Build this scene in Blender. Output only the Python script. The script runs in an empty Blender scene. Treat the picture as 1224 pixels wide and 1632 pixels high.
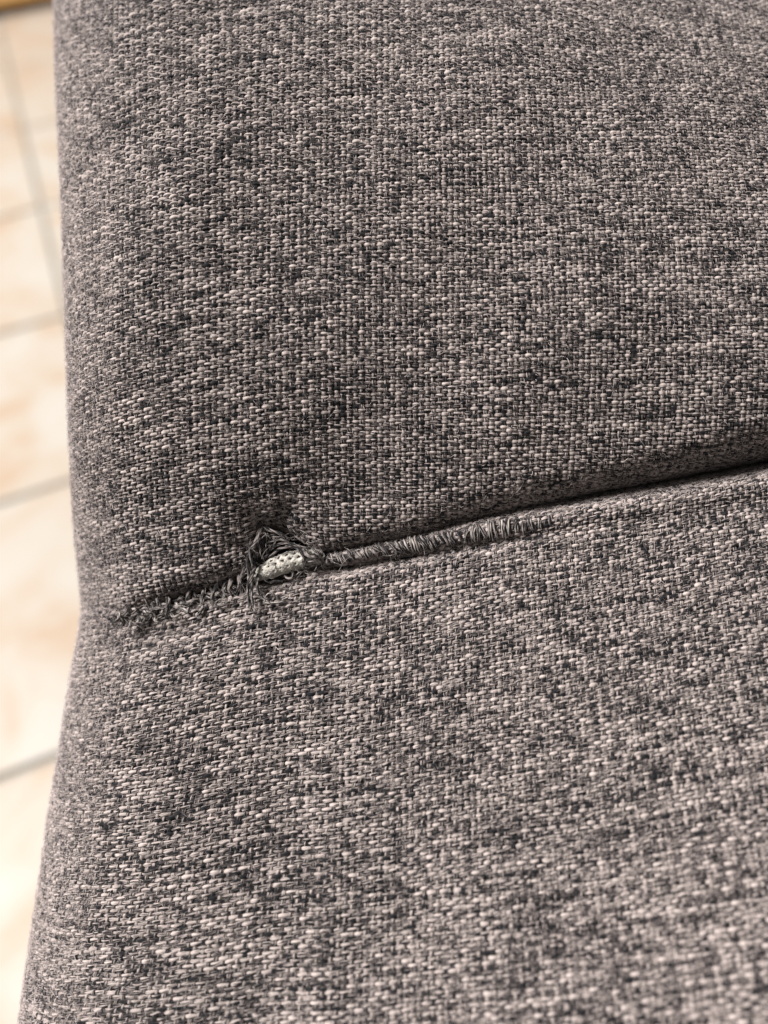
import bpy, math, random
import numpy as np
from mathutils import Matrix, Vector

random.seed(7)
rng = np.random.default_rng(7)
S = bpy.context.scene
COL = S.collection

# ------------------------------------------------------------------ camera, world, lights, exposure
F = 1228.0                      # focal length in photograph pixels
DIST = 0.14                     # metres from the lens to the torn seam
K = DIST / F                    # metres per local unit on the chair
CAM_H = 0.537
M = np.array([[0.92349371, 0.33225221, -0.19174939],
              [-0.37763063, 0.69943848, -0.60677913],
              [-0.06748681, 0.63276716, 0.77139566]])
CAM = np.array([0.0, 0.0, CAM_H])
cam_data = bpy.data.cameras.new('camera')
cam = bpy.data.objects.new('camera', cam_data)
COL.objects.link(cam)
mw = Matrix.Identity(4)
for i in range(3):
    for j in range(3):
        mw[i][j] = M[i][j]
    mw[i][3] = CAM[i]
cam.matrix_world = mw
cam_data.sensor_fit = 'VERTICAL'
cam_data.sensor_height = 36.0
cam_data.lens = 36.0 * F / 1632.0
cam_data.clip_start = 0.005
cam_data.clip_end = 60.0
cam_data.dof.use_dof = True
cam_data.dof.focus_distance = DIST * 1.07
cam_data.dof.aperture_fstop = 6.6
S.camera = cam

w = bpy.data.worlds.new('World')
S.world = w
w.use_nodes = True
bg = w.node_tree.nodes['Background']
bg.inputs[0].default_value = (1.0, 0.96, 0.92, 1)
bg.inputs[1].default_value = 0.22


def cam_to_world(v):
    return CAM + M @ np.asarray(v, float)


def area_light(name, local_dir, dist, size, power, color):
    ld = bpy.data.lights.new(name, 'AREA')
    ld.shape = 'SQUARE'
    ld.size = size
    ld.energy = power
    ld.color = color
    o = bpy.data.objects.new(name, ld)
    COL.objects.link(o)
    d = np.array(local_dir, float)
    d /= np.linalg.norm(d)
    centre = cam_to_world((0, 0, -DIST))
    pos = centre + (M @ d) * dist
    o.location = pos
    o.rotation_euler = Vector(centre - pos).to_track_quat('-Z', 'Y').to_euler()
    return o


area_light('window_light', (-0.68, 0.60, 0.46), 2.8, 1.1, 205.0, (1.0, 0.97, 0.945))

S.view_settings.view_transform = 'Standard'
S.view_settings.look = 'None'
S.view_settings.exposure = 0.0
S.view_settings.gamma = 1.0
S.cycles.max_bounces = 8

# ------------------------------------------------------------------ helpers


def tag(o, label=None, cat=None, group=None, kind=None):
    if label:
        o['label'] = label
    if cat:
        o['category'] = cat
    if group:
        o['group'] = group
    if kind:
        o['kind'] = kind
    return o


def nodes(name):
    m = bpy.data.materials.new(name)
    m.use_nodes = True
    nt = m.node_tree
    return m, nt, nt.nodes['Principled BSDF']


def N(nt, typ, **kw):
    n = nt.nodes.new(typ)
    for k, v in kw.items():
        setattr(n, k, v)
    return n


def ramp(nt, stops):
    r = N(nt, 'ShaderNodeValToRGB')
    el = r.color_ramp.elements
    while len(el) < len(stops):
        el.new(0.5)
    for e, (p, c) in zip(el, stops):
        e.position = p
        e.color = (c[0], c[1], c[2], 1)
    return r


def mesh_np(name, V, faces, mat, parent=None, attr=None, smooth=True, origin=None):
    """V (n,3) world coordinates, faces (m,4) or (m,3) ints; one mesh object."""
    V = np.asarray(V, np.float32)
    if origin is not None:
        V = V - np.asarray(origin, np.float32)
    faces = np.asarray(faces, np.int32)
    me = bpy.data.meshes.new(name)
    nf, k = faces.shape
    me.vertices.add(len(V))
    me.vertices.foreach_set('co', V.ravel())
    me.loops.add(nf * k)
    me.loops.foreach_set('vertex_index', faces.ravel())
    me.polygons.add(nf)
    me.polygons.foreach_set('loop_start', np.arange(0, nf * k, k, dtype=np.int32))
    me.polygons.foreach_set('loop_total', np.full(nf, k, np.int32))
    me.polygons.foreach_set('use_smooth', np.full(nf, smooth, bool))
    if attr is not None:
        a = me.attributes.new('yarn', 'FLOAT_VECTOR', 'POINT')
        a.data.foreach_set('vector', np.asarray(attr, np.float32).ravel())
    me.update(calc_edges=True)
    if mat:
        me.materials.append(mat)
    o = bpy.data.objects.new(name, me)
    COL.objects.link(o)
    if parent is not None:
        o.parent = parent
    return o


def spline(xs, ys):
    """smooth interpolant through control points (natural-ish cubic hermite)"""
    xs = np.array(xs, float)
    ys = np.array(ys, float)
    d = np.gradient(ys, xs)

    def f(x):
        x = np.asarray(x, float)
        i = np.clip(np.searchsorted(xs, x) - 1, 0, len(xs) - 2)
        h = xs[i + 1] - xs[i]
        t = (x - xs[i]) / h
        tc = np.clip(t, 0, 1)
        v = ((2 * tc**3 - 3 * tc**2 + 1) * ys[i] + (tc**3 - 2 * tc**2 + tc) * h * d[i]
             + (-2 * tc**3 + 3 * tc**2) * ys[i + 1] + (tc**3 - tc**2) * h * d[i + 1])
        v = v + np.where(t < 0, (x - xs[0]) * d[0], 0) + np.where(t > 1, (x - xs[-1]) * d[-1], 0)
        return v
    return f


def smooth_noise(n, step, amp):
    k = max(2, int(n / step) + 3)
    c = rng.normal(0, 1, k)
    return amp * np.interp(np.arange(n) / step, np.arange(k), c)


# ------------------------------------------------------------------ materials
def fabric_material(name, light, mid, dark, bias=0.0, dye_w=0.8, streak_w=0.55, barre_w=0.0):
    m, nt, b = nodes(name)
    L = nt.links.new
    at = N(nt, 'ShaderNodeAttribute', attribute_name='yarn')
    # yarn attribute: x = units along the yarn, y = 0..1 across it, z = yarn number
    sep = N(nt, 'ShaderNodeSeparateXYZ')
    L(at.outputs['Vector'], sep.inputs[0])

    def math_(op, a, bv):
        n = N(nt, 'ShaderNodeMath', operation=op)
        for i, v in enumerate((a, bv)):
            if isinstance(v, (int, float)):
                n.inputs[i].default_value = v
            else:
                L(v, n.inputs[i])
        return n.outputs[0]

    def noise(kx, ky, kz, tw, scale, detail):
        c = N(nt, 'ShaderNodeCombineXYZ')
        L(math_('MULTIPLY', sep.outputs[0], kx), c.inputs[0])
        yy = math_('MULTIPLY', sep.outputs[1], ky)
        if tw:
            yy = math_('ADD', yy, math_('MULTIPLY', sep.outputs[0], tw))
        L(yy, c.inputs[1])
        L(math_('MULTIPLY', sep.outputs[2], kz), c.inputs[2])
        t = N(nt, 'ShaderNodeTexNoise')
        L(c.outputs[0], t.inputs['Vector'])
        t.inputs['Scale'].default_value = scale
        t.inputs['Detail'].default_value = detail
        t.inputs['Roughness'].default_value = 0.6
        return t.outputs['Fac']

    fib = noise(0.050, 5.6, 7.31, 0.05, 1.0, 1.0)       # single fibres
    dye = noise(0.040, 0.5, 3.77, 0.0, 1.0, 2.0)        # melange of the yarn, a few floats long
    slub = noise(0.010, 0.0, 0.85, 0.0, 1.0, 2.0)       # long darker streaks
    s = math_('ADD', math_('MULTIPLY', fib, 1.25), math_('MULTIPLY', dye, dye_w))
    s = math_('ADD', s, math_('MULTIPLY', slub, streak_w))
    barre = noise(0.0042, 0.0, 0.085, 0.0, 1.0, 1.0)     # soft bands where darker yarn was woven in
    s = math_('ADD', s, math_('MULTIPLY', barre, barre_w))
    s = math_('ADD', s, -(1.25 + dye_w + streak_w + barre_w) / 2 + 0.45 + bias)
    r = ramp(nt, [(0.355, dark), (0.43, mid), (0.565, light), (0.78, [min(1, c * 1.3) for c in light])])
    L(s, r.inputs[0])
    L(r.outputs[0], b.inputs['Base Color'])
    b.inputs['Roughness'].default_value = 0.82
    b.inputs['Specular IOR Level'].default_value = 0.25
    b.inputs['Sheen Weight'].default_value = 0.6
    b.inputs['Sheen Roughness'].default_value = 0.3
    b.inputs['Sheen Tint'].default_value = (1.0, 0.9, 0.88, 1)
    fine = noise(0.10, 9.0, 5.3, 0.12, 1.0, 2.0)
    bump = N(nt, 'ShaderNodeBump')
    bump.inputs['Strength'].default_value = 0.6
    bump.inputs['Distance'].default_value = 1.6 * K
    L(fine, bump.inputs['Height'])
    L(bump.outputs[0], b.inputs['Normal'])
    return m


YARN = fabric_material('melange_weft', (0.385, 0.330, 0.310), (0.125, 0.104, 0.098), (0.006, 0.006, 0.008), -0.012, 0.7, 0.85, 0.3)
WARP = fabric_material('melange_warp', (0.32, 0.273, 0.255), (0.125, 0.104, 0.098), (0.006, 0.006, 0.008), -0.02, 0.7, 0.25)
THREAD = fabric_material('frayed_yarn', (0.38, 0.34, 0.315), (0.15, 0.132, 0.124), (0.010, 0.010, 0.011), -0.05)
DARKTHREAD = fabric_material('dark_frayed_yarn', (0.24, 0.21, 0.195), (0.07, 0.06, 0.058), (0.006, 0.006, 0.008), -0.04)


def plain_material(name, col, rough=0.9, sheen=0.0):
    m, nt, b = nodes(name)
    t = N(nt, 'ShaderNodeTexNoise')
    t.inputs['Scale'].default_value = 900
    t.inputs['Detail'].default_value = 4
    g = N(nt, 'ShaderNodeTexCoord')
    nt.links.new(g.outputs['Object'], t.inputs['Vector'])
    r = ramp(nt, [(0.3, [c * 0.72 for c in col]), (0.7, [min(1, c * 1.2) for c in col])])
    nt.links.new(t.outputs['Fac'], r.inputs[0])
    nt.links.new(r.outputs[0], b.inputs['Base Color'])
    b.inputs['Roughness'].default_value = rough
    b.inputs['Specular IOR Level'].default_value = 0.2
    b.inputs['Sheen Weight'].default_value = sheen
    return m


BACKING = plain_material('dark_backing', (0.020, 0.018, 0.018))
CORD = plain_material('piping_cord_cotton', (0.45, 0.425, 0.38), 0.95, 0.3)
CORE = plain_material('cord_core_grey', (0.10, 0.092, 0.085))
FUZZ = plain_material('yarn_fuzz', (0.58, 0.495, 0.475), 0.8, 0.8)

# ------------------------------------------------------------------ the chair: local frame
# local axes: X right, Y up, Z towards the lens, in units of K metres; the plane Z=0 lies DIST from the lens


def loc_to_world(X, Y, Z):
    X, Y, Z = np.broadcast_arrays(np.asarray(X, float), np.asarray(Y, float), np.asarray(Z, float))
    P = np.stack([X * K, Y * K, (Z - F) * K], -1)
    return CAM + P @ M.T


SC = 1.09                                        # the seam lies about 110 units behind the plane Z=0


def sx(x):
    return (np.asarray(x, float) - 612) * SC


def sy(y):
    return (np.asarray(y, float) - 816) * SC     # positive down


CHAIR_BASE = loc_to_world(300, 0, -150)
CHAIR_BASE = np.array([CHAIR_BASE[0], CHAIR_BASE[1], 0.0])
chair = bpy.data.objects.new('upholstered_chair', None)
chair.location = CHAIR_BASE
COL.objects.link(chair)
tag(chair, 'grey melange woven chair seat with a torn seam and white piping cord showing', 'chair')

U_PTS = [(-200, 1080), (60, 1008), (130, 980), (176, 985), (190, 980), (250, 961), (330, 941), (380, 922), (396, 904), (406, 852), (416, 838),
         (432, 836), (460, 851), (490, 870), (510, 881), (560, 872), (600, 863), (640, 856), (685, 845), (740, 830), (790, 817), (845, 805),
         (896, 795), (960, 781), (1043, 767), (1120, 752), (1224, 732), (1600, 664)]
L_PTS = [(-200, 1090), (60, 1010), (130, 982), (176, 988), (190, 992), (250, 977), (330, 960), (380, 945), (405, 938), (440, 935), (480, 919),
         (505, 902), (525, 886), (560, 876), (600, 867), (640, 860), (685, 849), (740, 834), (790, 821), (845, 810), (896, 801), (960, 789),
         (1043, 776), (1120, 762), (1224, 744), (1600, 682)]
ST_PTS = [(400, 910), (505, 893), (560, 886), (600, 878), (640, 872), (685, 864), (740, 853), (790, 845), (845, 837), (910, 826), (1000, 811), (1300, 770)]


def seam_fn(pts, sm=6):
    a = np.array(pts, float)
    xx = np.linspace(sx(a[0, 0]), sx(a[-1, 0]), 1200)
    yy = np.interp(xx, sx(a[:, 0]), sy(a[:, 1]))
    ker = np.hanning(2 * sm + 1)
    ker /= ker.sum()
    yp = np.concatenate([np.full(sm, yy[0]), yy, np.full(sm, yy[-1])])
    yy = np.convolve(yp, ker, 'valid')
    return lambda x: np.interp(x, xx, yy)


yU = seam_fn(U_PTS)
yL = seam_fn(L_PTS)
yST = seam_fn(ST_PTS)

# silhouette measured in photograph pixels (y, x)
SIL = [(-150, 82), (0, 88), (150, 92), (250, 97), (400, 103), (550, 108), (700, 113), (800, 118), (870, 123), (940, 130), (972, 132),
       (1000, 129), (1060, 118), (1120, 108), (1200, 96), (1290, 81), (1400, 66), (1500, 51), (1600, 37), (1700, 24), (1900, 0)]
sil = spline([a for a, b in SIL], [b for a, b in SIL])

AX, AZ = 290.0, 255.0
_th = np.linspace(0, math.pi / 2, 200)
_ex, _ez = AX * (1 - np.cos(_th)), AZ * (np.sin(_th) - 1)
_es = np.concatenate([[0], np.cumsum(np.hypot(np.diff(_ex), np.diff(_ez)))])
LQ = _es[-1]


def profile(p):
    """rounded left edge: p<0 runs down the side, 0..LQ round the edge, beyond it across the top"""
    x = np.where(p < 0, p * -0.02, np.where(p > LQ, AX + (p - LQ), np.interp(p, _es, _ex)))
    z = np.where(p < 0, -AZ + p, np.where(p > LQ, 0.0, np.interp(p, _es, _ez)))
    return x, z


zc_up = spline([-600, -400, -150, 0, 120, 260, 420], [-460, -300, -130, -72, -45, -40, -48])   # by distance from lens axis, see below
# upper panel: Z against local y (0 = seam level at the axis, negative = further up the picture)
zU0 = spline([-1600, -1200, -920, -700, -500, -280, -120, 0, 120, 300], [-520, -290, -165, -98, -60, -42, -60, -92, -120, -140])
zL0 = spline([-100, 0, 80, 220, 400, 600, 800, 1000], [-112, -108, -90, -55, -8, 58, 150, 260])
rollT = spline([-700, -500, -440, -250, 0, 150, 350, 550, 700, 1000], [34, 34, 42, 48, 48, 52, 60, 72, 80, 85])
rollH = spline([-700, -490, -430, -250, 0, 150, 350, 550, 700, 1000], [7, 10, 42, 46, 42, 48, 75, 115, 135, 150])


def x_fall(x, y):
    r = np.maximum(0, x - 150)
    return -0.00014 * r * r * np.clip((-y + 200) / 800, 0.0, 1.4)


def hole_w(x):
    return np.exp(-((x - sx(450)) / 62.0) ** 4)


def upper_pos(xx, e):
    """e = distance above the torn edge (negative = tucked under it)"""
    y0 = yU(xx)
    hw = hole_w(xx)
    T = np.maximum(12, rollT(xx) * (1 - 0.45 * hw))
    H = rollH(xx) * (1 - 0.35 * hw)
    Lr = 1.25 * np.sqrt((T * T + H * H) / 1.0)      # parameter length given to the roll
    ph = np.clip((Lr - e) / Lr, 0, 1) * (math.pi / 2)
    t = np.where(e > Lr, T + (e - Lr), T * (1 - np.sin(ph)))
    zr = np.where(e > Lr, 0, -H * (1 - np.cos(ph)))
    under = np.minimum(e, 0)
    zr = zr + under
    y = y0 - t - 0.12 * under
    z = zU0(y) + zr + x_fall(xx, y)
    # soft dents in the padding
    z = z + 5 * np.sin(xx / 140.0 + 1.0) * np.sin(y / 170.0) + 3 * np.sin(xx / 61.0 + y / 97.0)
    # the cloth sinks towards the hole
    z = z - 34 * np.exp(-((xx - sx(438)) / 62.0) ** 2 - ((y - sy(850)) / 48.0) ** 2)
    ra = np.hypot(xx - sx(440), (y - sy(862)) * 1.2)
    an = np.arctan2(y - sy(862), xx - sx(440))
    z = z + 5.0 * np.sin(an * 6 + 0.6 * np.sin(ra / 17.0)) * np.exp(-((ra - 55) / 38.0) ** 2)
    return y, z


def lower_pos(xx, e):
    """e = distance below the seam edge (negative = tucked under it)"""
    y0 = yL(xx)
    ridge = 1 / (1 + np.exp(-(xx - sx(515)) / 9.0))
    T = 15 + 8 / (1 + np.exp(-(xx - sx(760)) / 40.0))
    H = 8 + 28 * np.clip((xx - sx(160)) / 50.0, 0, 1) + 12 * ridge + 60 / (1 + np.exp(-(xx - sx(880)) / 60.0))
    Lr = 1.25 * np.sqrt(T * T + H * H)
    ph = np.clip((Lr - e) / Lr, 0, 1) * (math.pi / 2)
    s = np.where(e > Lr, T + (e - Lr), T * (1 - np.sin(ph)))
    zr = np.where(e > Lr, 0, -H * (1 - np.cos(ph)))
    under = np.minimum(e, 0)
    zr = zr + under
    y = y0 + s + 0.05 * under
    z = zL0(s) + zr + 12 / (1 + np.exp(-(xx - sx(860)) / 70.0)) * np.exp(-(s / 70.0) ** 2) + np.clip(xx, -500, 900) * 0.11 * np.clip(s / 500, 0, 1.5)
    gro = np.interp(xx, [sx(500), sx(525), sx(650), sx(720), sx(800), sx(880), sx(960)], [0, 34, 28, 17, 10, 5, 2])
    z = z - 9 * ridge / (1 + np.exp((xx - sx(690)) / 25.0)) * np.exp(-((y - yST(xx)) / 22.0) ** 2) + 5 * ridge * np.exp(-((y - yST(xx) + 2) / 14.0) ** 2) - gro * np.exp(-((y - yST(xx) - 21) / 11.0) ** 2)
    z = z + 5 * np.sin(xx / 150.0 + 0.4) * np.sin(y / 160.0 + 0.7) + 3 * np.sin(xx / 67.0 - y / 88.0)
    lf = np.clip((sx(560) - xx) / 400, 0, 1)
    z = z - 22 * lf * np.clip((xx - sx(120)) / 80.0, 0, 1) * np.exp(-((s - 20) / 60.0) ** 2)
    return y, z


SPC = 3          # samples per crossing of two yarns


class Sheet:
    """a piece of cloth: dense table of positions over (p, e), resampled to a regular (u, v) thread grid"""

    def __init__(self, posfn, sign, e_lo, e_hi, p_lo, p_hi, yref, pu, pv):
        self.posfn, self.sign = posfn, sign
        ps = np.arange(p_lo, p_hi, pu / SPC)
        es = np.arange(e_lo, e_hi, 2.0)
        px, pz = profile(ps)
        xe = np.full((len(ps), len(es)), float(sx(110)))
        fade = np.clip(1 - px / 560.0, 0, 1)[:, None] ** 1.5
        for it in range(7):
            X = xe * fade + float(sx(110)) * (1 - fade) + px[:, None]
            Xs = np.maximum(X, sx(60))
            y, z = posfn(Xs, np.broadcast_to(es[None, :], X.shape))
            Z = z + pz[:, None]
            sc = F / (F - Z)
            xi = 612 + X * sc
            yi = 816 + y * sc
            j = np.argmin(np.where((ps > -60)[:, None], xi, 1e9), 0)
            cols = np.arange(len(es))
            err = sil(np.clip(yi[j, cols], -200, 1950)) - xi[j, cols]
            d = err / sc[j, cols] / np.maximum(fade[j, 0], 0.3)
            ker = np.hanning(41)
            ker /= ker.sum()
            d = np.convolve(np.concatenate([np.full(20, d[0]), d, np.full(20, d[-1])]), ker, 'valid')
            d[es < 12] = d[np.searchsorted(es, 12)]
            xe = xe + d[None, :]
        self.P = np.stack([X, -y, Z], -1)                   # local, Y up
        seg = np.linalg.norm(np.diff(self.P, axis=1), axis=2)
        V = np.concatenate([np.zeros((len(ps), 1)), np.cumsum(seg, 1)], 1)
        self.y = y
        # v = 0 on the reference line y = yref(x)
        v0 = np.empty(len(ps))
        for i in range(len(ps)):
            yr = yref(X[i, -1] if False else px[i] + sx(110))
            yy = y[i] * (-sign)
            v0[i] = np.interp(-sign * yr, yy, V[i]) if yy[0] < yy[-1] else np.interp(sign * yr, -yy, V[i])
        self.V = V - v0[:, None]
        vmin, vmax = self.V.min(), self.V.max()
        k0, k1 = int(math.floor(vmin / pv)), int(math.ceil(vmax / pv))
        vs = np.arange(k0 * SPC, k1 * SPC + 1) * (pv / SPC)
        G = np.empty((len(ps), len(vs), 3))
        ok = np.empty((len(ps), len(vs)), bool)
        for i in range(len(ps)):
            ok[i] = (vs >= self.V[i, 0]) & (vs <= self.V[i, -1])
            for c in range(3):
                G[i, :, c] = np.interp(vs, self.V[i], self.P[i, :, c])
        self.G, self.ok, self.vs, self.pu, self.pv = G, ok, vs, pu, pv
        du = np.gradient(G, axis=0)
        dv = np.gradient(G, axis=1)
        du /= np.linalg.norm(du, axis=2, keepdims=True) + 1e-9
        dv /= np.linalg.norm(dv, axis=2, keepdims=True) + 1e-9
        n = np.cross(du, dv)
        n /= np.linalg.norm(n, axis=2, keepdims=True) + 1e-9
        flip = np.sign(np.median(n[len(ps) // 2:, :, 2]))
        self.n = n * flip
        self.du, self.dv = du, dv


def weave(sheet, axis, name, parent, idbase):
    """half-round yarns of a plain weave; axis 0 = weft (along u), 1 = warp (along v)"""
    G, n, ok = sheet.G, sheet.n, sheet.ok
    if axis == 0:
        side, yarns, m = sheet.dv, range(0, G.shape[1], SPC), G.shape[0]
        hw, hh, amp, pitch = 3.0, 2.4, 1.75, sheet.pu
        ang = np.radians([-100, -40, 40, 100])
    else:
        side, yarns, m = sheet.du, range(0, G.shape[0], SPC), G.shape[1]
        hw, hh, amp, pitch = 3.35, 2.0, 1.35, sheet.pv
        ang = np.radians([-100, -40, 40, 100])
    na = len(ang)
    Vs, Fs, As = [], [], []
    base = 0
    tt = np.linspace(0, 1, na)
    for k, g in enumerate(yarns):
        sl = (slice(None), g) if axis == 0 else (g, slice(None))
        C, nn, sd, o = G[sl], n[sl], side[sl], ok[sl]
        idx = np.arange(m)
        other = k if axis == 0 else k
        ph = np.cos(math.pi * (idx / SPC + other + (0 if axis == 0 else 1)))
        if axis == 1:
            ph = np.cos(math.pi * (idx / SPC + k + 1 ))
        ph = np.tanh(1.7 * ph) / math.tanh(1.7)
        wj = 1 + smooth_noise(m, 9, 0.10) + smooth_noise(m, 3, 0.06) + rng.normal(0, 0.05) + 0.16 * ph
        hj = 1 + smooth_noise(m, 5, 0.12)
        wob = smooth_noise(m, 6, 0.55) + rng.normal(0, 0.35)
        lift = amp * ph + smooth_noise(m, 4, 0.35)
        ctr = C + nn * lift[:, None] + sd * wob[:, None]
        pts = (ctr[:, None, :] + sd[:, None, :] * (np.sin(ang)[None, :, None] * (hw * wj)[:, None, None])
               + nn[:, None, :] * (np.cos(ang)[None, :, None] * (hh * hj)[:, None, None]))
        a = np.empty((m, na, 3))
        a[:, :, 0] = (idx * pitch / SPC)[:, None] + rng.uniform(0, 400)
        a[:, :, 1] = tt[None, :]
        a[:, :, 2] = idbase + k
        good = o[:-1] & o[1:]
        ii = np.nonzero(good)[0]
        if len(ii) == 0:
            continue
        q = base + ii[:, None] * na + np.arange(na - 1)[None, :]
        Fs.append(np.stack([q, q + 1, q + na + 1, q + na], -1).reshape(-1, 4))
        Vs.append(pts.reshape(-1, 3))
        As.append(a.reshape(-1, 3))
        base += m * na
    V = np.concatenate(Vs)
    Fc = np.concatenate(Fs)
    A = np.concatenate(As)
    used = np.zeros(len(V), bool)
    used[Fc.ravel()] = True
    remap = np.cumsum(used) - 1
    V, A, Fc = V[used], A[used], remap[Fc]
    W = loc_to_world(V[:, 0], V[:, 1], V[:, 2])
    o = mesh_np(name, W, Fc, WARP if axis else YARN, parent, A, origin=CHAIR_BASE)
    tag(o, kind='stuff')
    return o


def backing(sheet, name, extra):
    G = sheet.G[::3, ::3] - sheet.n[::3, ::3] * 2.6
    ok = sheet.ok[::3, ::3]
    nu, nv = ok.shape
    idx = np.arange(nu * nv).reshape(nu, nv)
    good = ok[:-1, :-1] & ok[1:, :-1] & ok[:-1, 1:] & ok[1:, 1:]
    f = np.stack([idx[:-1, :-1], idx[1:, :-1], idx[1:, 1:], idx[:-1, 1:]], -1)[good]
    V = G.reshape(-1, 3)
    used = np.zeros(len(V), bool)
    used[f.ravel()] = True
    remap = np.cumsum(used) - 1
    V, f = V[used], remap[f]
    W = loc_to_world(V[:, 0], V[:, 1], V[:, 2])
    return mesh_np(name, W, f, BACKING, chair, origin=CHAIR_BASE)


def fuzz(sheet, count, parent, edge):
    """fine short hairs standing off the yarns"""
    nu, nv = sheet.ok.shape
    i = rng.integers(2, nu - 2, count)
    j = rng.integers(2, nv - 2, count)
    # extra pale hairs added on the rounded edge to imitate its light sheen
    i = np.concatenate([i, rng.integers(20, 115, edge)])
    j = np.concatenate([j, rng.integers(2, nv - 2, edge)])
    k = sheet.ok[i, j]
    i, j = i[k], j[k]
    n = len(i)
    c, nn, a, b = sheet.G[i, j], sheet.n[i, j], sheet.du[i, j], sheet.dv[i, j]
    th = rng.uniform(0, 2 * math.pi, n)[:, None]
    d = a * np.cos(th) + b * np.sin(th)
    e = -a * np.sin(th) + b * np.cos(th)
    ph = rng.uniform(0, math.pi, n)[:, None]
    wdir = e * np.cos(ph) + nn * np.sin(ph)
    long_ = rng.random(n) < 0.12
    ln = np.where(long_, rng.uniform(10, 26, n), rng.uniform(3, 9, n))[:, None]
    top = np.where(long_, rng.uniform(2, 6, n), rng.uniform(1.5, 5.5, n))[:, None]
    bend = rng.normal(0, 0.25, n)[:, None]
    r = rng.uniform(0.13, 0.30, n)[:, None]
    vs = []
    for t in (0.0, 0.5, 1.0):
        p = c + nn * (2.2 + top * math.sin(2.1 * t)) + d * ln * (t - .4) + e * ln * bend * t * t
        ww = r * (1.2 - t)
        vs += [p - wdir * ww, p + wdir * ww]
    V = np.stack(vs, 1).reshape(-1, 3)
    base = (np.arange(n) * 6)[:, None, None]
    q = np.array([[0, 1, 3, 2], [2, 3, 5, 4]])[None]
    o = mesh_np('fuzz', loc_to_world(V[:, 0], V[:, 1], V[:, 2]), (base + q).reshape(-1, 4), FUZZ, parent, origin=CHAIR_BASE)
    tag(o, kind='stuff')


PU, PV = 9.75, 6.35


def ref_up(x):
    # rows: level over the middle, dipping towards the rounded left edge
    l = np.maximum(0, sx(620) - x)
    r = np.maximum(0, x - sx(620))
    return sy(560) + 0.00028 * l * l + 0.03 * l - 0.045 * r


def ref_lo(x):
    l = np.maximum(0, sx(500) - x)
    return sy(1120) - 0.17 * (x - sx(600)) + 0.00022 * l * l


up = Sheet(upper_pos, 1, -110, 1385, -110, LQ + 1180, ref_up, PU, PV)
lo = Sheet(lower_pos, -1, -110, 850, -110, LQ + 1090, ref_lo, PU, PV)
upper = backing(up, 'seat_panel', 0)
tag(upper, 'upper woven panel rolling down into the seam')
lower = backing(lo, 'front_panel', 0)
tag(lower, 'lower woven panel rising from the seam')
weave(up, 0, 'weft_yarns', upper, 0)
weave(up, 1, 'warp_yarns', upper, 1000)
weave(lo, 0, 'weft_yarns', lower, 2000)
weave(lo, 1, 'warp_yarns', lower, 3000)
fuzz(up, 22000, upper, 45000)
fuzz(lo, 16000, lower, 34000)

# ------------------------------------------------------------------ loose yarns, stitches and cord


def bundle(path, rad, fibres, twist, spread=0.55, taper=0.25, fray=0.0, sides=5):
    """a yarn: several fibres twisted round a smoothed path (local coordinates)"""
    path = np.array(path, float)
    if len(path) > 2:
        d = np.concatenate([[0], np.cumsum(np.linalg.norm(np.diff(path, axis=0), axis=1))])
        n = max(6, int(d[-1] / 3.0))
        tq = np.linspace(0, d[-1], n)
        path = np.stack([spline(d, path[:, c])(tq) for c in range(3)], -1)
    else:
        path = path[0] + (path[1] - path[0]) * np.linspace(0, 1, 8)[:, None]
    n = len(path)
    tan = np.gradient(path, axis=0)
    tan /= np.linalg.norm(tan, axis=1, keepdims=True) + 1e-9
    up_ = np.array([0.1, 0.2, 1.0])
    a = np.cross(tan, up_)
    a /= np.linalg.norm(a, axis=1, keepdims=True) + 1e-9
    b = np.cross(tan, a)
    arc = np.concatenate([[0], np.cumsum(np.linalg.norm(np.diff(path, axis=0), axis=1))])
    Vs, Fs, As = [], [], []
    base = 0
    fr = rad / math.sqrt(fibres) * 1.05 if fibres > 1 else rad
    bid = rng.uniform(0, 900)
    for k in range(fibres):
        ph = 2 * math.pi * k / fibres + twist * arc + rng.normal(0, 0.3)
        rr = (rad - fr) * spread * 1.6 * (1 + smooth_noise(n, 4, 0.25))
        endf = (np.abs(np.linspace(-1, 1, n)) ** 4) * fray
        rr = rr + endf * rng.uniform(0.3, 1.6)
        c = path + a * (np.cos(ph) * rr)[:, None] + b * (np.sin(ph) * rr)[:, None]
        r = fr * (1 - taper * np.abs(np.linspace(-1, 1, n)) ** 3)
        q = np.linspace(0, 2 * math.pi, sides, endpoint=False)
        v = c[:, None, :] + (a[:, None, :] * np.cos(q)[None, :, None] + b[:, None, :] * np.sin(q)[None, :, None]) * r[:, None, None]
        Vs.append(v.reshape(-1, 3))
        at = np.empty((n, sides, 3))
        at[:, :, 0] = arc[:, None] + rng.uniform(0, 300)
        at[:, :, 1] = (np.arange(sides) / sides)[None, :] * 0.3 + k * 0.37
        at[:, :, 2] = bid
        As.append(at.reshape(-1, 3))
        for i in range(n - 1):
            for s in range(sides):
                Fs.append((base + i * sides + s, base + i * sides + (s + 1) % sides, base + (i + 1) * sides + (s + 1) % sides, base + (i + 1) * sides + s))
        base += n * sides
    return np.concatenate(Vs), np.array(Fs), np.concatenate(As)


def yarn_part(name, path, rad, fibres=4, twist=0.16, mat=None, **kw):
    V, Fc, A = bundle(path, rad, fibres, twist, **kw)
    W = loc_to_world(V[:, 0], V[:, 1], V[:, 2])
    return mesh_np(name, W, Fc, mat or THREAD, chair, A, origin=CHAIR_BASE)


def im(x, y, z):
    """photograph pixel at local height z -> local coordinates"""
    s = (F - z) / F
    return ((x - 612) * s, -(y - 816) * s, z)


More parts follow.
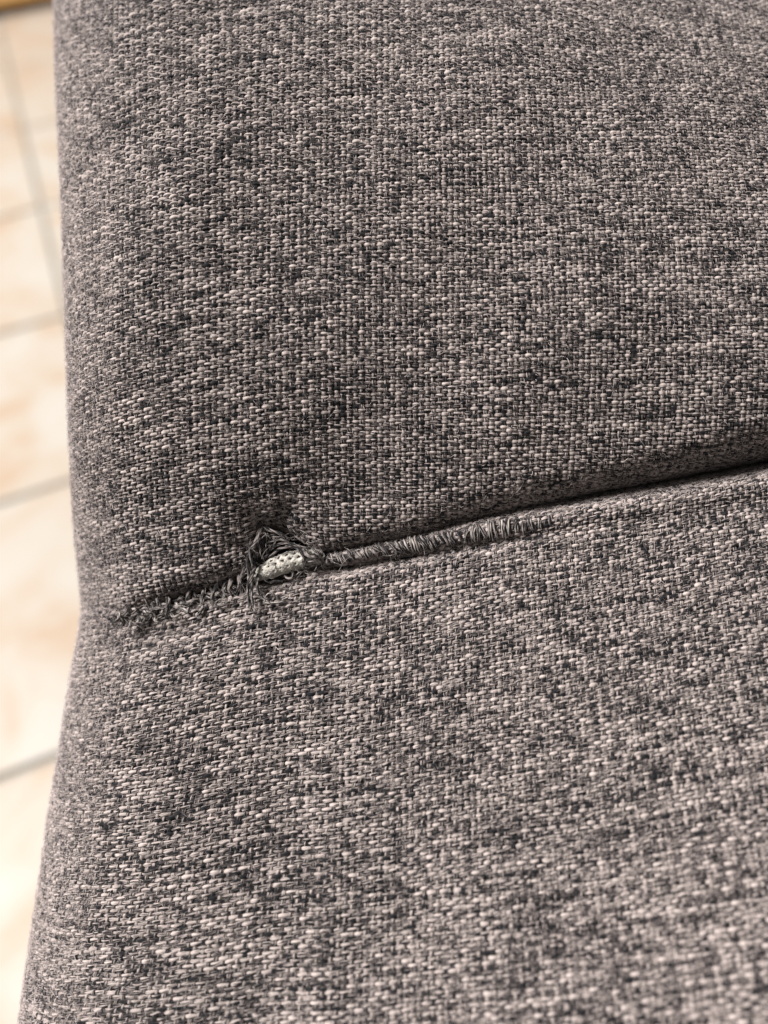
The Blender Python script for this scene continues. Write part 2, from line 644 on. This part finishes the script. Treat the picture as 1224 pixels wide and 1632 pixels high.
def z_low(x, y):
    """height of the lower panel at a photograph pixel near the seam"""
    X, Y = float(sx(x)), float(sy(y))
    es = np.arange(-40, 200, 1.0)
    yy, zz = lower_pos(np.full(len(es), X), es)
    return float(np.interp(Y, yy, zz))


def z_up(x, y):
    X, Y = float(sx(x)), float(sy(y))
    es = np.arange(300, -50, -1.0)
    yy, zz = upper_pos(np.full(len(es), X), es)
    return float(np.interp(Y, yy, zz))


stx = 512.0
while stx < 905:
    ysm = 816 + float(yST(sx(stx))) / SC
    a = 1.0
    b_ = max(0, min(1, (stx - 620) / 100))            # 0: strung over the open gap, 1: over the piping ridge
    half = (9.0 + 2.8 * b_ + 2 * math.sin(stx * 0.05) + random.uniform(-4.0, 2.0)) * (1 - 0.45 * max(0, (stx - 800) / 105))
    lean = (7.0 * (1 - b_) + 3.0 * b_) + random.uniform(-3.5, 3.5)
    jy = random.uniform(-2.0, 2.0)
    pts = []
    for t in np.linspace(-1, 1, 7):
        px_, py_ = stx + lean * t + random.uniform(-.6, .6), ysm + half * t + jy
        z = z_low(stx + lean * t * 0.5, ysm + (half * 0.7) * t) + 2.6 + 1.2 * (1 - t * t) - 8 * abs(t) ** 5 - 1.6 * max(0, (stx - 800) / 105)
        pts.append(im(px_, py_, z))
    yarn_part('stitch', pts, random.uniform(2.4, 4.0), 5, random.choice((0.02, 0.05, 0.08, 0.11)), spread=0.9, taper=0.6, fray=2.2, mat=random.choice((THREAD, THREAD, DARKTHREAD)))
    stx += random.uniform(7.5, 12.0) * (1 + 0.8 * max(0, (stx - 780) / 120))

# frayed loops along the open seam on the left
for pl, r in (([(267, 952), (268, 963), (280, 967), (291, 971), (301, 976)], 3.6),
              ([(300, 977), (302, 964), (311, 958), (319, 962), (321, 972), (316, 979)], 3.0),
              ([(322, 964), (321, 953), (330, 948), (344, 947), (358, 952), (363, 955)], 2.6),
              ([(222, 971), (224, 980), (229, 986), (226, 992)], 3.4),
              ([(200, 978), (201, 988), (204, 993)], 3.6),
              ([(211, 972), (216, 970), (219, 978)], 3.0),
              ([(236, 973), (243, 972), (248, 977)], 3.2),
              ([(257, 965), (259, 975), (256, 984)], 3.2),
              ([(281, 957), (290, 953), (297, 958)], 2.8),
              ([(305, 951), (309, 957), (306, 966)], 2.8),
              ([(340, 962), (352, 966), (366, 960)], 2.6),
              ([(352, 944), (360, 951), (372, 948)], 2.4),
              ([(370, 937), (375, 946), (386, 947)], 2.4),
              ([(378, 929), (386, 936), (384, 948)], 2.2),
              ([(187, 986), (192, 982), (196, 990)], 3.0),
              ([(245, 985), (252, 990), (262, 986)], 3.0),
              ([(272, 979), (280, 983), (289, 979)], 2.8)):
    pts = []
    m_ = len(pl)
    for i, (x, y) in enumerate(pl):
        t = i / (m_ - 1)
        zb = max(z_low(x, y), z_up(x, y), -150)
        pts.append(im(x, y, zb + 3 + 9 * math.sin(math.pi * t)))
    yarn_part('loose_thread', pts, r, 4, 0.14, fray=1.0)

lx = 186.0
while lx < 396:
    xa, xb = lx + random.uniform(-4, 4), lx + random.uniform(-8, 10)
    ya = 816 + float(yU(sx(xa))) / SC + random.uniform(-6, 1)
    yb = 816 + float(yL(sx(xb))) / SC + random.uniform(0, 8)
    za, zb = z_up(xa, ya) + 1, z_low(xb, yb) + 1
    xm, ym = (xa + xb) / 2 + random.uniform(-6, 6), (ya + yb) / 2
    yarn_part('loose_thread', [im(xa, ya, za), im((xa + xm) / 2, (ya + ym) / 2, max(za, zb) + 4), im(xm, ym, max(za, zb) + random.uniform(2, 7)),
                               im((xb + xm) / 2, (yb + ym) / 2, max(za, zb) + 4), im(xb, yb, zb)], random.uniform(3.0, 4.6), 6, 0.1, mat=random.choice((THREAD, DARKTHREAD)), fray=0.5)
    lx += random.uniform(9, 17)

# two twisted yarns lying along the open seam
for ph_, am_, rd_ in ((0.0, 3.0, 4.2), (1.7, 4.0, 3.4)):
    pts = []
    for x in np.arange(178, 398, 9.0):
        yy_ = 816 + 0.5 * float(yU(sx(x)) + yL(sx(x))) / SC + am_ * math.sin(x * 0.13 + ph_) + random.uniform(-1.5, 1.5)
        zz_ = max(z_low(x, yy_ + 12), z_up(x, yy_ - 12)) + 1 + 3 * math.sin(x * 0.21 + ph_)
        pts.append(im(x, yy_, zz_))
    yarn_part('loose_thread', pts, rd_, 5, 0.22, mat=THREAD if ph_ else DARKTHREAD, fray=0.8)

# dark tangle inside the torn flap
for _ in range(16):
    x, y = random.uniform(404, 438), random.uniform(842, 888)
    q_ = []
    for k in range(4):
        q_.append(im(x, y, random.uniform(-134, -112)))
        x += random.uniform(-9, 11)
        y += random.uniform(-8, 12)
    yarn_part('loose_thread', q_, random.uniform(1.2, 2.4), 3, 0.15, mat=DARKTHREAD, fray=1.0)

# threads round the hole
HOLE = (([(412, 846, -128), (410, 858, -116), (404, 870, -110), (398, 880, -110)], 4.2, 6),
        ([(418, 842, -128), (414, 852, -116), (412, 866, -112), (414, 878, -118)], 3.8, 6),
        ([(403, 862, -118), (399, 876, -108), (402, 892, -106), (408, 904, -112)], 4.2, 6),
        ([(410, 900, -120), (404, 910, -108), (400, 922, -104), (398, 932, -106)], 4.0, 6),
        ([(422, 840, -126), (432, 846, -114), (446, 850, -112), (458, 858, -116)], 3.4, 5),
        ([(398, 914, -120), (396, 928, -104), (395, 944, -100), (398, 961, -96), (401, 975, -92)], 2.9, 4),
        ([(402, 916, -118), (402, 932, -103), (401, 948, -98), (405, 964, -93), (408, 973, -90)], 2.7, 4),
        ([(411, 914, -122), (410, 928, -104), (411, 940, -98), (416, 950, -94), (424, 956, -92)], 2.9, 4),
        ([(420, 958, -92), (432, 961, -90), (446, 959, -90), (459, 953, -94)], 2.6, 4),
        ([(424, 951, -96), (427, 946, -90), (434, 945, -88), (438, 951, -92), (435, 956, -94)], 1.6, 3),
        ([(430, 889, -120), (438, 880, -112), (450, 873, -106), (467, 871, -102), (480, 877, -100), (489, 890, -104)], 2.8, 4),
        ([(424, 868, -126), (436, 862, -116), (449, 860, -112), (461, 863, -114)], 2.6, 4),
        ([(434, 874, -122), (446, 867, -112), (462, 866, -108), (478, 871, -104), (492, 876, -104)], 2.4, 4),
        ([(416, 861, -132), (424, 855, -122), (437, 853, -118), (452, 856, -118)], 2.2, 3),
        ([(481, 875, -104), (489, 884, -98), (498, 888, -96), (507, 887, -98), (511, 878, -104)], 3.0, 4),
        ([(486, 896, -106), (495, 895, -98), (504, 892, -98), (512, 886, -104)], 2.6, 4),
        ([(472, 872, -106), (480, 882, -97), (486, 893, -98), (484, 902, -104)], 2.4, 4),
        ([(498, 874, -106), (505, 880, -100), (512, 890, -102), (515, 900, -112)], 3.4, 5),
        ([(404, 888, -122), (402, 902, -110), (405, 916, -108)], 3.4, 5),
        ([(397, 884, -116), (394, 900, -106), (399, 915, -106)], 3.2, 5),
        ([(410, 866, -128), (406, 878, -114), (408, 892, -114)], 3.0, 4),
        ([(452, 916, -116), (460, 922, -108), (470, 919, -106), (478, 911, -112)], 2.2, 3),
        ([(462, 925, -112), (466, 917, -104), (465, 909, -110)], 2.0, 3),
        ([(484, 906, -112), (494, 903, -106), (506, 899, -108)], 2.6, 4),
        ([(430, 928, -112), (440, 926, -106), (450, 928, -108)], 2.0, 3))
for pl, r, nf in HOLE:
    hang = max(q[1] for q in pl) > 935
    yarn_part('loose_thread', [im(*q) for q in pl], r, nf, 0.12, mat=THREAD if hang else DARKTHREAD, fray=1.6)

# fine stray fibres
hv, hf, ha, hb = [], [], [], 0
for _ in range(170):
    if random.random() < 0.55:
        x, y = random.uniform(392, 515), random.uniform(846, 930)
    elif random.random() < 0.6:
        x = random.uniform(185, 395)
        y = 816 + float(yL(sx(x))) / SC - random.uniform(-8, 14)
    else:
        x = random.uniform(515, 700)
        y = 816 + float(yST(sx(x))) / SC + random.uniform(-12, 14)
    th, ln = random.uniform(0, 2 * math.pi), random.uniform(8, 30)
    bx, by = random.uniform(-6, 6), random.uniform(-6, 6)
    zb = -112 + random.uniform(-8, 8)
    pts = [im(x, y, zb), im(x + .4 * ln * math.cos(th) + bx, y + .4 * ln * math.sin(th) + by, zb + random.uniform(2, 9)),
           im(x + ln * math.cos(th), y + ln * math.sin(th), zb + random.uniform(-6, 8))]
    V, Fc, A = bundle(pts, random.uniform(0.35, 0.7), 1, 0, taper=0.5, sides=3)
    hv.append(V); hf.append(Fc + hb); ha.append(A)
    hb += len(V)
V = np.concatenate(hv)
o = mesh_np('stray_fibre', loc_to_world(V[:, 0], V[:, 1], V[:, 2]), np.concatenate(hf), THREAD, chair, np.concatenate(ha), origin=CHAIR_BASE)
tag(o, kind='stuff')

# the piping cord: a knitted white sleeve with open meshes over a dark core
axis = np.array([im(*q) for q in ((400, 922, -152), (416, 914, -131), (438, 904, -122), (463, 895, -119), (488, 890, -122), (512, 888, -140))])
rads = [5, 10.5, 15.5, 17.0, 15.5, 11]
d = np.concatenate([[0], np.cumsum(np.linalg.norm(np.diff(axis, axis=0), axis=1))])
NL, NA = 150, 84
tq = np.linspace(0, d[-1], NL)
ax_ = np.stack([spline(d, axis[:, c])(tq) for c in range(3)], -1)
rr = spline(d, rads)(tq)
tan = np.gradient(ax_, axis=0)
tan /= np.linalg.norm(tan, axis=1, keepdims=True)
ca = np.cross(tan, np.array([0, 0, 1.0]))
ca /= np.linalg.norm(ca, axis=1, keepdims=True)
cb = np.cross(ca, tan)
ang = np.linspace(0, 2 * math.pi, NA, endpoint=False)
TQ, AN = np.meshgrid(tq, ang, indexing='ij')
# hole lattice: rows round the cord every 7.5 units of girth, holes every 10 units of length, staggered
GU, NR = 12.5, 10
row = AN / (2 * math.pi) * NR
rf = row - np.round(row)
ri = np.round(row) % NR
off = np.where(ri % 2 == 0, 0.0, 0.5)
lu = TQ / GU + off + 0.12 * np.sin(ri * 3.1)
lf = lu - np.round(lu)
jit = 0.80 + 0.42 * np.sin(np.round(lu) * 12.9 + ri * 7.7)
dd = np.sqrt((lf / 0.30) ** 2 + (rf / 0.34) ** 2) / jit
prof = np.clip((dd - 0.6) / 0.9, 0, 1)
rad2 = rr[:, None] * (1 + 0.035 * np.sin(TQ / 3.1 + AN * 5) * 0.6) + 1.3 * np.sqrt(prof) - 1.6 * (1 - prof)
rad2 = rad2 + rng.normal(0, 0.22, rad2.shape) + 0.5 * np.sin(TQ * 0.9 + 4 * np.sin(AN * 9)) + np.interp(TQ, np.linspace(0, d[-1], 24), rng.normal(0, 0.7, 24))
VV = ax_[:, None, :] + (ca[:, None, :] * np.cos(AN)[..., None] + cb[:, None, :] * np.sin(AN)[..., None]) * rad2[..., None]
# flatten the sleeve a little and let it sag
idx = np.arange(NL * NA).reshape(NL, NA)
nx = np.roll(idx, -1, 1)
f = np.stack([idx[:-1], nx[:-1], nx[1:], idx[1:]], -1).reshape(-1, 4)
keep = (dd[:-1] > 0.62).reshape(-1)
V = VV.reshape(-1, 3)
cord = mesh_np('piping_cord', loc_to_world(V[:, 0], V[:, 1], V[:, 2]), f[keep], CORD, chair, origin=CHAIR_BASE)
tag(cord, 'white knitted piping cord bared in the hole')
VC = (ax_[:, None, :] + (ca[:, None, :] * np.cos(AN)[..., None] + cb[:, None, :] * np.sin(AN)[..., None]) * (rr[:, None, None] - 3.2)).reshape(-1, 3)
mesh_np('cord_core', loc_to_world(VC[:, 0], VC[:, 1], VC[:, 2]), f, CORE, cord, origin=CHAIR_BASE)

# added dark sheet under the seam: blocks floor light, keeps the gap black
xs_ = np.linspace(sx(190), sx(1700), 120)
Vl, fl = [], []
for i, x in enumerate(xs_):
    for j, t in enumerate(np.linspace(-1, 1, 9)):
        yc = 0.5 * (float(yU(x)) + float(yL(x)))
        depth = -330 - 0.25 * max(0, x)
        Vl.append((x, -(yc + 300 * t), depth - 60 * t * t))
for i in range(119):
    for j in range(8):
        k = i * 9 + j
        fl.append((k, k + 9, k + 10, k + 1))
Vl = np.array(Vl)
mesh_np('seam_light_block', loc_to_world(Vl[:, 0], Vl[:, 1], Vl[:, 2]), fl, BACKING, chair, origin=CHAIR_BASE)

# padded base of the seat, under the two panels
bx = [(-470, -1000), (1500, -1000), (1500, 780), (-430, 780), (-430, 200)]
bv_, bf_ = [], []
for inset, z in ((30, -400), (0, -440), (0, -900), (40, -960)):
    for (x, y) in bx:
        cx_, cy_ = 500, -100
        l_ = math.hypot(x - cx_, y - cy_)
        bv_.append((x - inset * (x - cx_) / l_, -(y - inset * (y - cy_) / l_), z - 0.18 * max(0, x)))
for r_ in range(3):
    for i in range(5):
        j = (i + 1) % 5
        bf_.append((r_ * 5 + i, r_ * 5 + j, r_ * 5 + 5 + j, r_ * 5 + 5 + i))
for o_ in (0, 15):
    bf_ += [(o_, o_ + 1, o_ + 2, o_ + 2), (o_, o_ + 2, o_ + 3, o_ + 3), (o_, o_ + 3, o_ + 4, o_ + 4)]
bv_ = np.array(bv_, float)
me = bpy.data.meshes.new('seat_base')
me.from_pydata([tuple(v) for v in loc_to_world(bv_[:, 0], bv_[:, 1], bv_[:, 2]) - CHAIR_BASE], [], [tuple(dict.fromkeys(q)) for q in bf_])
me.materials.append(BACKING)
base_ = bpy.data.objects.new('seat_base', me)
COL.objects.link(base_)
base_.parent = chair

# ------------------------------------------------------------------ the floor and the cabinet behind
TILE = 0.28


def tile_material():
    m, nt, b = nodes('cream_ceramic')
    L = nt.links.new
    g = N(nt, 'ShaderNodeNewGeometry')
    oi = N(nt, 'ShaderNodeObjectInfo')
    add = N(nt, 'ShaderNodeVectorMath', operation='ADD')
    sc = N(nt, 'ShaderNodeVectorMath', operation='SCALE')
    cmb = N(nt, 'ShaderNodeCombineXYZ')
    L(oi.outputs['Random'], cmb.inputs[2])
    L(cmb.outputs[0], sc.inputs[0])
    sc.inputs['Scale'].default_value = 9.0
    L(g.outputs['Position'], add.inputs[0])
    L(sc.outputs[0], add.inputs[1])
    t = N(nt, 'ShaderNodeTexNoise')
    t.inputs['Scale'].default_value = 13
    t.inputs['Detail'].default_value = 4
    t.inputs['Distortion'].default_value = 0.6
    L(add.outputs[0], t.inputs['Vector'])
    r = ramp(nt, [(0.36, (0.41, 0.315, 0.235)), (0.48, (0.43, 0.372, 0.31)), (0.64, (0.445, 0.415, 0.37))])
    L(t.outputs['Fac'], r.inputs[0])
    L(r.outputs[0], b.inputs['Base Color'])
    b.inputs['Roughness'].default_value = 0.4
    b.inputs['Specular IOR Level'].default_value = 0.16
    return m


TILE_M = tile_material()
GROUT = plain_material('grey_grout', (0.33, 0.31, 0.275), 0.95)
X0, N0 = -0.33662192 * TILE, 1.10887331 * TILE
gx = np.array([[-6, -6, -0.004], [6, -6, -0.004], [6, 6, -0.004], [-6, 6, -0.004]], float)
floor = mesh_np('floor', gx, [(0, 1, 2, 3)], GROUT, smooth=False)
tag(floor, 'cream tiled floor with grey grout joints', kind='structure')
h = TILE / 2 - 0.0032
bv = 0.0015
tv = [(-h, -h, -.008), (h, -h, -.008), (h, h, -.008), (-h, h, -.008),
      (-h, -h, -bv), (h, -h, -bv), (h, h, -bv), (-h, h, -bv),
      (-h + bv, -h + bv, 0), (h - bv, -h + bv, 0), (h - bv, h - bv, 0), (-h + bv, h - bv, 0)]
tf = []
for i in range(4):
    j = (i + 1) % 4
    tf += [(i, j, 4 + j, 4 + i), (4 + i, 4 + j, 8 + j, 8 + i)]
tf.append((8, 9, 10, 11))
tile0 = mesh_np('tile', np.array(tv), tf, TILE_M, floor, smooth=False)
first = True
for iy in range(-2, 9):
    for ix in range(-5, 3):
        o = tile0 if first else tile0.copy()
        if not first:
            COL.objects.link(o)
            o.parent = floor
        first = False
        o.location = (X0 + (ix + 0.5) * TILE, N0 + (iy + 0.5) * TILE, random.uniform(-.0003, .0003))


def floor_hit(x, y, zf=0.0):
    dr = M @ np.array([(x - 612) / F, -(y - 816) / F, -1.0])
    t = (zf - CAM_H) / dr[2]
    return CAM + dr * t


def wood_material():
    m, nt, b = nodes('honey_wood')
    L = nt.links.new
    g = N(nt, 'ShaderNodeTexCoord')
    mp = N(nt, 'ShaderNodeMapping')
    mp.inputs['Scale'].default_value = (3, 40, 40)
    L(g.outputs['Object'], mp.inputs[0])
    t = N(nt, 'ShaderNodeTexNoise')
    t.inputs['Scale'].default_value = 2
    t.inputs['Detail'].default_value = 5
    L(mp.outputs[0], t.inputs['Vector'])
    r = ramp(nt, [(0.3, (0.62, 0.33, 0.10)), (0.7, (0.80, 0.50, 0.20))])
    L(t.outputs['Fac'], r.inputs[0])
    L(r.outputs[0], b.inputs['Base Color'])
    b.inputs['Roughness'].default_value = 0.4
    return m


WOOD = wood_material()
PLINTH_SHADE = plain_material('plinth_gap_shade', (0.10, 0.05, 0.03), 0.7)  # shade of the gap under the front board, put into the plinth colour
A = floor_hit(0, 30)
B = floor_hit(90, 12)
dirx = (B - A) / np.linalg.norm(B - A)
dirn = np.array([-dirx[1], dirx[0], 0])          # away from the camera
cab = bpy.data.objects.new('wooden_cabinet', None)
COL.objects.link(cab)
cab.location = (A[0], A[1], 0)
cab.rotation_euler = (0, 0, math.atan2(dirx[1], dirx[0]))
tag(cab, 'honey coloured wooden cabinet foot edge standing on the cream tiles', 'cabinet')


def box(name, x0, x1, y0, y1, z0, z1, mat, parent, bev=0.002):
    import bmesh
    bm = bmesh.new()
    bmesh.ops.create_cube(bm, size=1)
    for v in bm.verts:
        v.co = Vector(((x0 + x1) / 2 + v.co.x * (x1 - x0), (y0 + y1) / 2 + v.co.y * (y1 - y0), (z0 + z1) / 2 + v.co.z * (z1 - z0)))
    bmesh.ops.bevel(bm, geom=bm.edges[:], offset=bev, segments=2, affect='EDGES')
    me = bpy.data.meshes.new(name)
    bm.to_mesh(me)
    bm.free()
    me.materials.append(mat)
    o = bpy.data.objects.new(name, me)
    COL.objects.link(o)
    o.parent = parent
    return o


box('plinth', -0.5, 0.9, 0.03, 0.40, 0.0, 0.022, PLINTH_SHADE, cab)
box('front_board', -0.52, 0.92, 0.0, 0.022, 0.022, 0.50, WOOD, cab)
box('body_panel', -0.52, 0.92, 0.0225, 0.42, 0.0225, 0.50, WOOD, cab)
